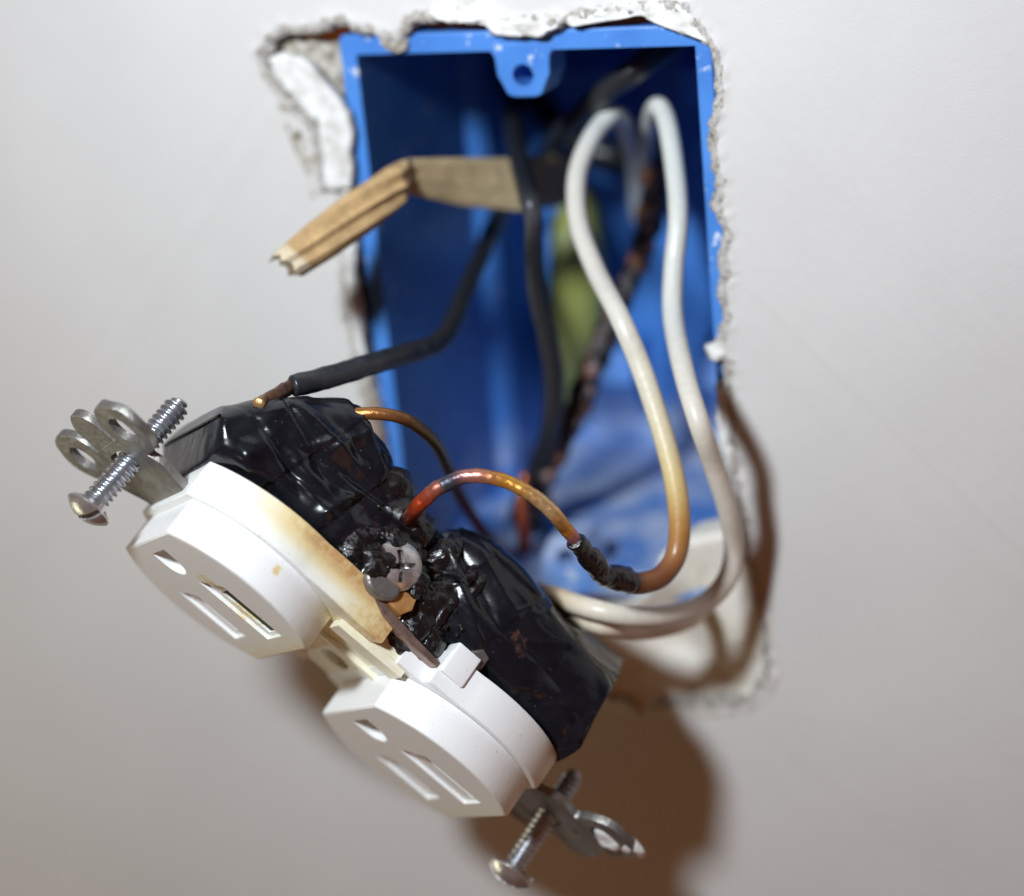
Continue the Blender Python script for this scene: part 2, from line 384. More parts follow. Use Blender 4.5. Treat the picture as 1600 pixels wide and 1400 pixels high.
slab('torn_paper', [(418, 92), (440, 84), (462, 88), (484, 98), (505, 128), (530, 158), (544, 182), (549, 210), (546, 240), (550, 270), (548, 296), (528, 300), (508, 298), (508, 268), (510, 236), (500, 205), (494, 184), (478, 176), (462, 160), (446, 140), (428, 118)], 0.9, 1.6, M['flap'], wall, amp=.5, dome=.7)
slab('plaster_backing', [(440, 60), (480, 66), (520, 66), (536, 90), (540, 150), (546, 200), (520, 190), (480, 130), (445, 90)], -3.5, 3, M['gyp'], wall, amp=.7, seed=41, dome=.6)
slab('plaster_chip', [(436, 150), (452, 176), (470, 208), (486, 230), (500, 262), (504, 300), (490, 312), (478, 280), (466, 250), (450, 215), (438, 185)], .1, 2.5, M['gyp'], wall, amp=.8, seed=4, dome=.3)
slab('plaster_chip', [(660, 22), (690, 2), (730, -6), (765, 10), (790, 22), (815, 30), (850, 26), (878, 20), (870, 44), (840, 54), (805, 58), (770, 48), (740, 36), (700, 36)], .7, 1.4, M['flap'], wall, amp=.8, seed=9, dome=.4)
slab('plaster_chip', [(590, 62), (612, 56), (634, 62), (636, 78), (620, 84), (600, 78)], -.6, 2., M['gyp'], wall, amp=.6, seed=12, dome=.4)
slab('plaster_chip', [(1100, 540), (1128, 534), (1136, 552), (1126, 564), (1106, 560)], .4, 1.5, M['flap'], wall, amp=.5, seed=14, dome=.6)
slab('joint_compound', [(1030, 872), (1075, 846), (1120, 838), (1156, 830), (1180, 900), (1212, 985), (1222, 1056), (1196, 1110), (1130, 1122), (1040, 1118), (950, 1106), (880, 1060), (890, 975), (960, 955), (1010, 935)], .25, 9, M['putty'], wall, amp=.3, seed=21, dome=-5.)
slab('plaster_chip', [(1118, 600), (1134, 610), (1141, 660), (1146, 720), (1158, 790), (1150, 800), (1136, 770), (1128, 720), (1120, 660)], .3, 3, M['flap'], wall, amp=.5, seed=31, dome=.3)
slab('torn_paper', [(528, 300), (549, 298), (552, 340), (556, 390), (553, 430), (560, 470), (566, 510), (572, 560), (560, 566), (551, 520), (545, 470), (540, 420), (536, 360)], .3, 1.4, M['flap'], wall, amp=.6, seed=35, dome=.3)
slab('plaster_chip', [(560, 580), (576, 590), (588, 630), (596, 680), (606, 730), (594, 740), (582, 700), (570, 640)], .2, 2.5, M['gyp'], wall, amp=.6, seed=38, dome=.3)
slab('torn_paper', [(880, 30), (930, 10), (1000, 2), (1060, 4), (1092, 30), (1106, 70), (1090, 62), (1076, 34), (1040, 26), (980, 24), (930, 30), (890, 44)], .3, 1.2, M['flap'], wall, amp=.7, seed=45, dome=.3)

# ------------------------------------------------------------------ blue electrical box
hw, hh = 28.5, 44.9
bx = empty('electrical_box', (0, 40, 0))
meta(bx, 'blue plastic electrical box set in the broken wall hole, lightly spattered with white', 'electrical box')
BO = (0, 40, 0)
fy = lambda y0: (lambda x, z, h: (x, h, z))
outer = arc(hw + 2.6 - 1, hh + 3.2 - 1, 1, 0, 90, 4) + arc(-hw - 2.9 + 1, hh + 3.2 - 1, 1, 90, 180, 4) + arc(-hw - 2.9 + 1, -hh - 3 + 1, 1, 180, 270, 4) + arc(hw + 2.6 - 1, -hh - 3 + 1, 1, 270, 360, 4)
tab = lambda s: [(5.9, s * (hh + 1.2)), (5.4, s * hh), (4.7, s * (hh - 1.0)), (4.5, s * (hh - 3.8)), (2.9, s * (hh - 7.0)), (1.8, s * (hh - 7.4)), (-1.8, s * (hh - 7.4)), (-2.9, s * (hh - 7.0)), (-4.5, s * (hh - 3.8)), (-4.7, s * (hh - 1.0)), (-5.4, s * hh), (-5.9, s * (hh + 1.2))]
inner = [(hw, hh), (-hw, hh), (-hw, -hh), (hw, -hh)]
mb = MB(); plate(mb, outer, [inner], 2.0, 6.0, lambda x, z, h: (x, h, z), bev=.4)
rim = mb.obj('rim', M['blue'], bx, org=BO, smooth=False)
for s in (1, -1):
    mb = MB(); t = tab(s); t = [(x * .985, z + (0.0)) for x, z in t]
    o_ = [(x, z - s * .02) for x, z in t]
    plate(mb, o_, [circle(0, s * 41.0 if s > 0 else s * 41.3, 1.75, 24)], 1.95, 9.5, lambda x, z, h: (x, h, z), bev=.3, floors=[8.5], mfloor=0)
    mb.obj('screw_tab', M['blue'], bx, org=BO, smooth=False)
BD = 70
def panel(name, a, b):
    mb = MB(); mb.add(*box(a, b)); return mb.obj(name, M['blue'], bx, org=BO, smooth=False)
panel('side_wall', (-hw - 2.5, 6.01, -hh - 2.5), (-hw - .01, BD, hh + 2.5))
panel('side_wall', (hw + .01, 6.01, -hh - 2.5), (hw + 2.4, BD, hh + 2.5))
panel('top_wall', (-hw, 6.01, hh + .01), (hw, BD, hh + 2.45))
panel('bottom_wall', (-hw, 6.01, -hh - 2.45), (hw, BD, -hh - .01))
panel('back_wall', (-hw - 2.4, BD + .01, -hh - 2.4), (hw + 2.3, BD + 2.5, hh + 2.4))
mb = MB(); r_ = [(-hw - .3, 43), (-hw + 1.6, 45.0), (-hw + 2.5, 47.5), (-hw + 2.2, 50), (-hw - .3, 53)]
V = [(x, y, z) for z in (-hh + .2, hh - .2) for x, y in r_]; F = [(i, (i + 1) % 5, 5 + (i + 1) % 5, 5 + i) for i in range(5)] + [(0, 1, 2, 3, 4), (9, 8, 7, 6, 5)]
mb.add(V, F); mb.obj('rib', M['blue'], bx, org=BO, smooth=False)
for cx in (-12, 12):       # cable clamps moulded in the back wall, top and bottom
    for s in (1, -1):
        mb = MB(); mb.add([(cx - 6, BD - .02, s * 40), (cx + 6, BD - .02, s * 40), (cx + 6, BD - .02, s * 22), (cx - 6, BD - .02, s * 22), (cx - 5.5, BD - 9, s * 30), (cx + 5.5, BD - 9, s * 30), (cx + 5.5, BD - 7, s * 24), (cx - 5.5, BD - 7, s * 24)],
                          [(0, 1, 5, 4), (4, 5, 6, 7), (6, 2, 3, 7), (0, 4, 7, 3), (1, 2, 6, 5), (0, 3, 2, 1)])
        mb.obj('cable_clamp', M['blue'], bx, org=BO, smooth=False)

# ------------------------------------------------------------------ wires
def wire_rows(pts):
    out = []
    for p in pts:
        q = p[0]; q = Vector(q) if len(q) > 3 or isinstance(q, Vector) else P(*q)
        out.append((q.x, q.y, q.z, p[1], *p[2]))
    return out
def wire(name, label, cat, parts, group=None):
    o0 = parts[0][1][0][0]; org = o0 if isinstance(o0, Vector) else P(*o0)
    e = empty(name, org); meta(e, label, cat, group)
    for pn, pts, mat, kw in parts:
        mb = MB(); tube(mb, wire_rows(pts), **kw); mb.obj(pn, mat, e, org=org)
    return e
G = 'wires coming out of the blue box'
WH = (.68, .655, .58); WHc = (.67, .68, .63); WHw = (.72, .67, .575); YEL = (.66, .50, .22); AMB = (.46, .24, .07); BRN = (.20, .075, .03); BLK = (.012, .011, .013)
r = 1.64
wire('scorched_white_wire', 'white wire curving down and scorched amber to black, stripped copper end at the terminal screw', 'wire', [
    ('insulation', [((1000, 340, -66), r, WHc), ((992, 250, -48), r, WHc), ((966, 182, -26), r, WHc), ((932, 204, -18), r, WHc), ((903, 270, -10), r, WH), ((904, 345, -3), r, WH), ((930, 420, 4), r, WH), ((968, 495, 13), r, WH),
        ((1000, 570, 15), r, (.73, .69, .56)), ((1024, 640, 17), r, (.72, .66, .48)), ((1042, 700, 19), r, (.70, .60, .36)), ((1056, 760, 21), r * 1.03, YEL), ((1062, 820, 23), r * 1.03, AMB), ((1056, 868, 25), r, (.34, .15, .05)), ((1034, 900, 28), r, BRN), ((1004, 911, 31), r * 1.02, BRN), ((982, 910, 33), r * 1.05, BLK)],
        M['pvc'], dict(n=12, seg=24)),
    ('charred_insulation', [((988, 911, 32.5), r * 1.02, BLK), ((968, 904, 34), r * 1.25, BLK), ((948, 900, 36), r * 1.05, BLK), ((934, 884, 38), r * 1.1, BLK), ((918, 868, 40), r * .95, BLK), ((908, 854, 41.5), r * .92, BLK), ((900, 846, 42.5), r * .8, (.03, .02, .02))],
        M['char'], dict(n=22, seg=30, bump=.45, bs=.32)),
    ('copper', [((912, 860, 41), .9, (.15, .05, .05)), ((896, 840, 42.5), 1.0, (.45, .2, .25)), ((884, 826, 43.5), 1.05, (.75, .32, .06)), ((868, 806, 45.5), 1.1, (.72, .42, .16)), ((848, 786, 46), 1.1, (.70, .45, .22)), ((822, 768, 46.5), 1.08, (.72, .38, .12)), ((790, 752, 47), 1.05, (.75, .36, .06)), ((755, 744, 48), 1.05, (.62, .26, .16)),
        ((728, 744, 48.5), 1.05, (.50, .22, .20)), ((712, 749, 49), 1.1, (.14, .11, .13)), ((694, 758, 49.5), 1.12, (.13, .11, .13)), ((682, 764, 50), 1.12, (.50, .16, .10)), ((664, 780, 50), 1.15, (.62, .09, .03)), ((650, 794, 50), 1.15, (.45, .06, .02)), ((640, 812, 47), 1.2, (.05, .02, .01)), ((634, 830, 42), 1.2, BLK)],
        M['copper'], dict(n=10, seg=18, bump=.10, bs=1.2))], G)
wire('long_white_wire', 'long clean white wire looping right of the scorched one and into the tape', 'wire', [
    ('insulation', [((1004, 340, -66), r, WHc), ((1006, 250, -48), r, WHc), ((1022, 172, -25), r, WHc), ((1040, 184, -19), r, WHc), ((1054, 260, -12), r, WHc), ((1060, 340, -6), r, WHc), ((1053, 420, -2), r, WHc), ((1052, 495, 3), r, WHc), ((1068, 580, 13), r, WH),
        ((1092, 660, 19), r, WHw), ((1116, 730, 16), r, WHw), ((1138, 800, 13), r, WHw), ((1147, 860, 10), r, WHw), ((1134, 908, 11), r, WHw), ((1098, 944, 15), r, WHw), ((1040, 962, 23), r, WHw), ((980, 962, 28), r, WHw), ((920, 950, 29), r, (.76, .68, .54)), ((872, 934, 24), r, (.68, .50, .30)), ((842, 926, 18), r, (.5, .3, .14)), ((805, 915, 12), r, BRN)],
        M['pvc'], dict(n=12, seg=24))], G)
wire('cream_wire', 'cream wire tucked below and behind the long white loop beside the tape', 'wire', [
    ('insulation', [((1070, 840, -36), r * .9, WHw), ((1098, 900, -18), r * .9, WHw), ((1096, 950, 0), r * .9, (.70, .60, .46)), ((1060, 975, 12), r * .9, (.66, .55, .40)), ((1000, 985, 20), r * .95, (.72, .62, .48)), ((945, 977, 27), r, (.76, .66, .52)), ((900, 962, 24), r, (.74, .60, .44)), ((868, 950, 19), r, (.66, .46, .30)), ((835, 940, 12), r, BRN)],
        M['pvc'], dict(n=12, seg=20))], G)
K1 = (.020, .022, .026)
wire('black_wire', 'black wire hanging in front of the folded paper strip inside the box', 'wire', [
    ('insulation', [((800, 110, -62), 1.9, K1), ((800, 170, -48), 1.8, K1), ((808, 235, -22), 1.75, K1), ((824, 300, -6), 1.7, K1), ((833, 335, -3), 1.55, (.05, .05, .06)), ((834, 380, -5), 1.55, K1), ((838, 450, -8), 1.6, K1), ((856, 530, -10), 1.7, K1), ((866, 600, -12), 1.75, K1), ((860, 670, -14), 1.8, K1), ((838, 740, -18), 1.8, K1), ((812, 800, -24), 1.9, K1), ((800, 860, -34), 1.9, K1)],
        M['pvc'], dict(n=10, seg=20, bump=.12, bs=.4))], G)
wire('stripped_black_wire', 'black wire crossing left out of the box, brown stripped end resting on the tape', 'wire', [
    ('insulation', [((800, 300, -50), 1.6, K1), ((774, 345, -34), 1.6, K1), ((752, 398, -20), 1.6, K1), ((728, 452, -6), 1.6, K1), ((706, 506, 6), 1.6, K1), ((682, 536, 14), 1.65, K1), ((640, 552, 22), 1.7, K1), ((590, 566, 30), 1.72, K1), ((530, 584, 38), 1.72, K1), ((480, 598, 44), 1.72, K1), ((458, 603, 46), 1.6, K1)],
        M['pvc'], dict(n=10, seg=22, bump=.16, bs=.4)),
    ('copper', [((470, 600, 45), 1.0, (.07, .035, .025)), ((450, 607, 46.5), 1.15, (.10, .05, .035)), ((430, 618, 50), 1.05, (.13, .065, .04)), ((414, 626, 52), 1.0, (.20, .10, .05)), ((404, 631, 54.5), .98, (.42, .24, .10))],
        M['copper'], dict(n=10, seg=18, bump=.15, bs=.9, capcol=(.55, .34, .14)))], G)
wire('bare_copper_wire', 'thin bare copper wire arching from the top of the tape back into the box', 'wire', [
    ('conductor', [((500, 672, 44), .7, (.3, .14, .05)), ((524, 656, 45), .9, (.55, .25, .07)), ((548, 648, 45), .95, (.45, .20, .05)), ((585, 646, 44), .95, (.40, .17, .05)), ((625, 652, 42), .95, (.28, .13, .05)), ((655, 668, 38), .95, (.20, .12, .04)), ((682, 694, 32), .95, (.13, .11, .04)), ((700, 730, 22), .95, (.09, .06, .03)), ((722, 780, 10), 1., (.12, .04, .02)), ((758, 835, -4), 1.05, (.30, .06, .02)), ((800, 890, -18), 1.1, (.40, .08, .03)), ((850, 940, -30), 1.1, (.1, .04, .02))],
        M['copper'], dict(n=10, seg=18, bump=.08, bs=.7))], G)
def burncol(t, p, c):
    k = n3(p, .28, 3.); k2 = n3(p, .6, 8.)
    return (.30, .12, .055) if k > .22 else ((.30, .20, .20) if k2 > .42 else (.018, .013, .013))
wire('burnt_wire', 'burnt knotted wire, black and copper brown, running down the middle of the box', 'wire', [
    ('charred_insulation', [((1020, 190, -62), 2.2, BLK), ((1022, 260, -52), 2.2, BLK), ((1020, 330, -40), 2.1, BLK), ((1000, 400, -32), 1.9, BLK), ((972, 465, -28), 1.9, BLK), ((945, 530, -24), 2.0, BLK), ((918, 600, -22), 2.3, BLK), ((890, 655, -20), 2.2, BLK), ((868, 705, -18), 1.9, BLK), ((848, 760, -18), 1.9, BLK), ((832, 820, -20), 1.8, BLK), ((826, 880, -28), 1.8, BLK)],
        M['burnt'], dict(n=14, seg=20, bump=1.1, bs=.35, colfn=burncol)),
    ('exposed_copper', [((820, 740, -12), .9, (.35, .1, .04)), ((815, 790, -10), .9, (.5, .12, .04)), ((818, 830, -10), 1.1, (.75, .12, .04)), ((822, 880, -14), 1.1, (.5, .10, .04)), ((830, 930, -22), 1.0, (.2, .05, .03))],
        M['copper'], dict(n=8, seg=14))], G)
wire('thick_black_cable', 'thick glossy black cable slanting up behind the top tab', 'cable', [
    ('jacket', [((1066, 50, -27), 2.6, K1), ((1010, 96, -19), 2.7, K1), ((960, 132, -18), 2.5, K1), ((915, 172, -22), 2.3, K1), ((872, 212, -32), 2.2, K1), ((846, 262, -56), 2.2, K1)],
        M['pvc'], dict(n=10, seg=22, flat=.8))], G)
wire('black_cable_end', 'short black cable end crossing the back of the box behind the white wires', 'cable', [
    ('jacket', [((830, 150, -66), 2.6, K1), ((880, 205, -60), 2.6, K1), ((930, 235, -58), 2.6, K1), ((985, 250, -60), 2.8, K1), ((1040, 262, -66), 2.8, K1)],
        M['pvc'], dict(n=10, seg=18))], G)
wire('yellow_cable', 'blurred olive yellow cable jacket standing against the back of the box', 'cable', [
    ('jacket', [((905, 300, -64), 3.2, (.24, .26, .06)), ((902, 380, -60), 5.2, (.30, .33, .08)), ((900, 470, -59), 5.8, (.33, .35, .09)), ((900, 560, -60), 5.0, (.28, .30, .08)), ((895, 640, -66), 2.6, (.13, .16, .05))],
        M['pvc'], dict(n=8, seg=20, flat=.8))], G)

# ------------------------------------------------------------------ folded paper strip
top = [(915, 236, -52), (870, 240, -38), (806, 247, -20), (720, 246, -8), (640, 247, 2), (633, 249, 3.5), (610, 260, 6), (545, 300, 13), (480, 350, 20), (425, 400, 25)]
bot = [(905, 318, -50), (872, 322, -36), (822, 331, -18), (720, 322, -8), (640, 304, 2), (633, 308, 3.5), (622, 324, 6), (580, 362, 13), (524, 400, 20), (470, 431, 25)]
def lin(rows, n):
    a = np.array(rows, float); out = []
    for i in range(len(a) - 1):
        for k in range(n): out.append(a[i] + (a[i + 1] - a[i]) * k / n)
    out.append(a[-1]); return np.array(out)
tt = lin(top, 8); bb = lin(bot, 8); Kp = len(tt); prof = []
NP = 24
mb = MB(); V = []; cs = []
viewd = Vector(ray(700, 320)).normalized()
for i in range(Kp):
    a = P(*tt[i]); b = P(*bot[0]) if False else P(*bb[i]); s = i / (Kp - 1)
    roll = min(1, max(0, (s - .52) / .12))                     # flat band -> rolled tube
    tan = (P(*tt[min(i + 1, Kp - 1)]) - P(*tt[max(i - 1, 0)])).normalized(); ax = (a - b); nn_ = tan.cross(ax).normalized()
    if nn_.dot(viewd) > 0: nn_ = -nn_
    mid = (a + b) / 2; hl = ax.length / 2; e = ax.normalized()
    for j in range(NP):
        an = 2 * math.pi * j / NP; cx_ = math.cos(an); sx = math.sin(an)
        th = .55 + roll * 1.7
        pl = (.28 if sx > 0 else .1) * (math.cos(cx_ * 9) * (.5 + 1.1 * roll))
        yv = cx_ * hl; tv = (abs(sx) ** .6) * (1 if sx >= 0 else -1) * th + pl * abs(sx)
        p = mid + e * yv + nn_ * tv
        if i == Kp - 1: p += tan * (1.4 * n3((yv, tv, 0), .9) + .8 * n3((yv, tv, 4), 2.3))
        p += nn_ * .25 * n3(p, .4); V.append(p)
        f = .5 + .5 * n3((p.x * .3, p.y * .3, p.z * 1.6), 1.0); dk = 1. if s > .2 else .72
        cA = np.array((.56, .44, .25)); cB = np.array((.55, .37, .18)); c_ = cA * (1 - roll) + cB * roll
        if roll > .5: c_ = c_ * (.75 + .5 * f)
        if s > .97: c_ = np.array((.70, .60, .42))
        cs.append(tuple(np.clip(c_ * dk * (1 if cx_ > -.1 else .9), 0, 1)))  # lower half darker: shading of the lower band put into the colour
F = [(i * NP + j, i * NP + (j + 1) % NP, (i + 1) * NP + (j + 1) % NP, (i + 1) * NP + j) for i in range(Kp - 1) for j in range(NP)]
F += [tuple(range(NP)), tuple((Kp - 1) * NP + j for j in range(NP))]
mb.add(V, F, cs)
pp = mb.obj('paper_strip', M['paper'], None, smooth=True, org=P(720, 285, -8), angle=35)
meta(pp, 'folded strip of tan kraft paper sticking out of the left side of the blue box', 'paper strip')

# ------------------------------------------------------------------ receptacle
Md = Matrix([[DA[i][j] * DK for j in range(3)] for i in range(3)]).to_4x4(); Md.translation = Vector(DC) * S
dev = empty('receptacle', mat=Md)
meta(dev, 'scorched white duplex outlet wrapped in black tape, hanging by its wires', 'electrical outlet')
ident = lambda u, wv, n: (u, wv, n)
FU = 19.45
def face_outline(c, R, f, n=40, rr=1.0):
    a = math.degrees(math.acos(f / R)); pts = arc(c, 0, R, a, 180 - a, n) + arc(c, 0, R, 180 + a, 360 - a, n)
    return pts
def rrect(cx, cy, lx, ly, r, n=4):
    return arc(cx + lx - r, cy + ly - r, r, 0, 90, n) + arc(cx - lx + r, cy + ly - r, r, 90, 180, n) + arc(cx - lx + r, cy - ly + r, r, 180, 270, n) + arc(cx + lx - r, cy - ly + r, r, 270, 360, n)
def receptacle_face(c, mat):
    mb = MB(); ol = face_outline(c, 16.7, 13.1)
    # ground hole: D shape with the flat towards the outer end
    g = [(c - 10.6, 2.7)] + [(c - 10.6, -2.7)] + arc(c - 8.2, 0, 2.7, -90, 90, 14)
    pa = [(c - 1.4, 7.6), (c - 3.6, 1.6), (c + 9.6, 1.6), (c + 9.6, 7.6)]; pb = [(c - 1.4, -4.6), (c - 3.0, -9.2), (c + 8.0, -9.2), (c + 8.0, -4.6)]
    plate(mb, ol, [g, pa, pb], 0, -6, ident, bev=.45, floors=[-4.6, -.55, -.55], cap0=False, nofill=(1, 2))
    burnt = c < 0
    for pk, sl, dp in ((pa, rrect(c + 4.3, 5.2 if burnt else 6.1, 4.6, 2.05 if burnt else 1.15, .25, 3), -.85 if burnt else -4.2), (pb, rrect(c + 3.3, -6.2, 3.6, 1.0, .25, 3), -4.2)):
        plate(mb, pk, [sl], -.55, -3, ident, floors=[dp], mfloor=1, cap0=False)
    return mb.obj('receptacle_face', [mat, M['dark']], dev, smooth=True, angle=30)
receptacle_face(-FU, M['faceA'])['label'] = 'outlet face with a burnt black slot and yellow stains'; receptacle_face(FU, M['plB'])
def cover(name, half, mat):
    R = 18.0; f = 14.4; a = math.degrees(math.acos(f / R)); c = half * FU
    if half < 0:   # outer flat on -u, tapers into the waist
        pts = [(.6, 15.6)] + [(c + 9, 17.3)] + arc(c, 0, R, 75, 180 - a, 20) + arc(c, 0, R, 180 + a, 285, 20) + [(c + 9, -17.3), (.6, -15.6), (-1.2, -10), (-1.2, 10)]
    else:
        pts = arc(c, 0, R, -105, -a, 20) + arc(c, 0, R, a, 105, 20) + [(9.2, 17.1), (9.0, 14.2), (4.5, 14.2), (4.2, 10), (4.2, -10), (4.5, -14.2)]
    mb = MB(); plate(mb, pts, [], -6.05 if half > 0 else -6.02, -11.8, ident, bev=.35, cap0=True)
    return mb.obj(name, mat, dev, smooth=True, angle=30)
cover('cover_flange', -1, M['plA']); cover('cover_flange', 1, M['plB'])
mb = MB(); plate(mb, rrect(11.4, 15.6, 2.1, 2.2, .3), [], -8.2, -13.2, ident, bev=.25); mb.obj('cover_clip', M['plB'], dev, smooth=True, angle=30)
# waist plate between the two faces, with the centre screw hole and raised lettering-like ribs left plain
mb = MB(); plate(mb, rrect(1.6, 0, 6.6, 13.4, 1.0), [circle(1.6, -5.0, 2.5, 28)], -6.2, -11.9, ident, bev=.3, floors=[-11.2], mfloor=1)
mb.obj('centre_plate', [M['plC'], M['dark']], dev, smooth=True, angle=30)
mb = MB(); plate(mb, [(-5.5, 13.1), (6.5, 13.1), (6.5, 9.4), (-5.5, 9.4)], [], -4.9, -6.25, ident, bev=.15); mb.obj('centre_rib', M['plC'], dev, smooth=True, angle=30)
mb = MB(); plate(mb, [(-4.6, 3.0), (6.4, 3.0), (6.4, 1.6), (-4.6, 1.6)], [], -5.3, -6.25, ident, bev=.15); mb.obj('centre_rib', M['plC'], dev, smooth=True, angle=30)
for pts_ in ([(553, 938), (557, 950), (563, 961), (572, 968), (577, 975), (583, 972), (588, 980)], [(540, 905), (549, 915), (556, 930)]):
    mb = MB(); rows_ = []
    for x_, y_ in pts_: q_ = DP(x_, y_, 15.75 + .0); rows_.append((q_[0], q_[1], q_[2], .13, .06, .025, .01))
    tube(mb, rows_, seg=6, n=5); mb.obj('crack', M['pvc'], dev)

# strap ends -----------------------------------------------------------
def bend(sgn):
    def f(u, wv, n):
        k = n
        if abs(u) > 34: k += -.10 * wv * min(1, (abs(u) - 34) / 4.) + .25 * n3((u, wv, sgn), .35)
        return (u, wv, k)
    return f
def strap_end(sgn):
    g = bend(sgn); H = -6.9
    pts = [(33, 7.4), (38.5, 8.2), (42.0, 7.2), (44.6, 6.2), (45.4, 3.4), (45.4, -3.4), (44.6, -6.2), (42.0, -7.2), (38.5, -8.2), (33, -7.4)]
    pts = [tuple(p) for p in resample(pts, 1.2)]
    slot = rrect(41.65, 0, 2.1, 3.0, 2.0, 6)
    T = lambda p: [(sgn * a, b) for a, b in p]
    mb = MB(); plate(mb, T(pts), [T(slot)], H, H - 1.2, g, bev=.15)
    o = mb.obj('mounting_strap', M['strap'], dev, smooth=True, angle=35)
    def sub(nm, ol, hl, dz):
        mb = MB(); plate(mb, T(ol), [T(h) for h in hl], H + dz, H + dz - 1.25, g, bev=.2); mb.obj(nm, M['strap'], o, smooth=True, angle=35)
    uc = 45.8 if sgn < 0 else 47.8
    for sw in ((8.6, -8.6) if sgn < 0 else (8.6,)):
        sub('ear_ring', circle(uc, sw, 5.0, 40, 4.7), [circle(uc, sw, 2.45, 28, 2.2)], .07 if sgn < 0 else .1)
    if sgn > 0: sub('ear_neck', [(42.6, 7.0), (44.5, 8.6), (46.0, 4.8), (43.6, 3.2)], [], .04)
    L = arc(48.9, .0, 3.0, -90, 90, 14) + [(44.6, 3.0), (44.6, -3.0)]
    sub('ear_lobe', L, [], -.05)
    return o
strap_end(-1); strap_end(1)
# white paint crumb caught in the right ring
def lump(name, c, rad, mat, parent, amp=.3, sc=.5, sub=4, seed=0., fr=2.1):
    bm = bmesh.new(); bmesh.ops.create_icosphere(bm, subdivisions=sub, radius=1)
    V = []
    for v in bm.verts:
        d = v.co.normalized(); p = Vector((c[0] + d.x * rad[0], c[1] + d.y * rad[1], c[2] + d.z * rad[2]))
        k = 1 + amp * (n3(p, sc, seed) + .4 * n3(p, sc * fr, seed + 3))
        V.append((c[0] + d.x * rad[0] * k, c[1] + d.y * rad[1] * k, c[2] + d.z * rad[2] * k))
    F = [tuple(v.index for v in f.verts) for f in bm.faces]; bm.free()
    return mesh(name, V, F, mat, parent, smooth=True)
lump('plaster_crumb', (48.5, 8.4, -8.4), (2.6, 2.3, 1.5), M['flap'], dev, .35, .5, 3)
lump('plaster_crumb', (50.6, 10.6, -8.9), (3.0, 2.2, 1.0), M['flap'], dev, .5, .5, 3, 5.)
lump('melted_char', tuple(DP(536, 668, 11.5)), (2.6, 2.2, 2.2), M['amber'], dev, .4, .5, 4, 3.)

# mounting screws ------------------------------------------------------
def lathe(prof, seg, fn):
    V = []; F = []
    for r_, h in prof:
        for j in range(seg): a = 2 * math.pi * j / seg; V.append(fn(r_ * math.cos(a), r_ * math.sin(a), h))
    for k in range(len(prof) - 1):
        for j in range(seg): F.append((k * seg + j, k * seg + (j + 1) % seg, (k + 1) * seg + (j + 1) % seg, (k + 1) * seg + j))
    F.append(tuple(range(seg))[::-1]); F.append(tuple((len(prof) - 1) * seg + j for j in range(seg)))
    return V, F
def slotted_head(mb, R, hgt, fn, rot=0., slotw=.5, cross=True, n=44):
    """domed screw head as a polar height field with the driver slots sunk in"""
    V = []; F = []; rr = [0.02] + [R * k / 60 for k in range(1, 61)]; seg = 220
    for r_ in rr:
        for j in range(seg):
            a = 2 * math.pi * j / seg; x = r_ * math.cos(a); y = r_ * math.sin(a)
            xr = x * math.cos(rot) + y * math.sin(rot); yr = -x * math.sin(rot) + y * math.cos(rot)
            h = hgt * (1 - (r_ / R) ** 2.4)
            if abs(yr) < slotw and abs(xr) < (R * .99 if not cross else R * .62): h -= hgt * (1.25 if cross else .9)
            elif cross and abs(xr) < slotw and abs(yr) < R * .62: h -= hgt * (1.25 if cross else .9)
            V.append(fn(x, y, h))
    K = len(rr)
    for k in range(K - 1):
        for j in range(seg): F.append((k * seg + j, k * seg + (j + 1) % seg, (k + 1) * seg + (j + 1) % seg, (k + 1) * seg + j))
    F.append(tuple(range(seg)))
    b = (K - 1) * seg; m = len(V)
    lv = [(R * 1.0, -.25), (R * .93, -.5), (R * .42, -1.7)]
    for r_, h in lv:
        for j in range(seg): a = 2 * math.pi * j / seg; V.append(fn(r_ * math.cos(a), r_ * math.sin(a), h))
    for k in range(len(lv)):
        p0 = b if k == 0 else m + (k - 1) * seg; p1 = m + k * seg
        for j in range(seg): F.append((p0 + j, p0 + (j + 1) % seg, p1 + (j + 1) % seg, p1 + j))
    F.append(tuple(m + (len(lv) - 1) * seg + j for j in range(seg)))
    mb.add(V, F)
def mount_screw(u0, w0, nh, nt, tilt, rad, rot):
    L = nh - nt
    e = bpy.data.objects.new('mounting_screw', None)
    mb = MB(); seg = 32; step = .09; K = int((L - 1.4) / step); V = []; pitch = .95
    fn = lambda x, y, h: (u0 + x + tilt[0] * (nh - h), w0 + y + tilt[1] * (nh - h), h)
    for k in range(K + 1):
        h = nh - 1.4 - k * step; tp = min(1, max(.55, (h - nt) / 2.6 + .5))
        for j in range(seg):
            ph = (h / pitch - j / seg) % 1.0; tri_ = 1 - abs(2 * ph - 1)
            r_ = (rad * .80 + rad * .30 * min(1, max(0, tri_ * 1.6 - .35))) * tp
            a = 2 * math.pi * j / seg; V.append(fn(r_ * math.cos(a), r_ * math.sin(a), h))
    F = [(k * seg + j, k * seg + (j + 1) % seg, (k + 1) * seg + (j + 1) % seg, (k + 1) * seg + j) for k in range(K) for j in range(seg)]
    F += [tuple(range(seg)), tuple(K * seg + j for j in range(seg))]
    mb.add(V, F); sh = mb.obj('mounting_screw', M['zinc'], dev, smooth=True, angle=50)
    mb = MB(); slotted_head(mb, 3.5, 1.5, lambda x, y, h: fn(x, y, nh + h), rot, .5, False)
    mb.obj('screw_head', M['nickel'], sh, smooth=True, angle=40)
mount_screw(-41.65, 0, 1.9, -19.6, (.035, .0), 1.75, 1.25)
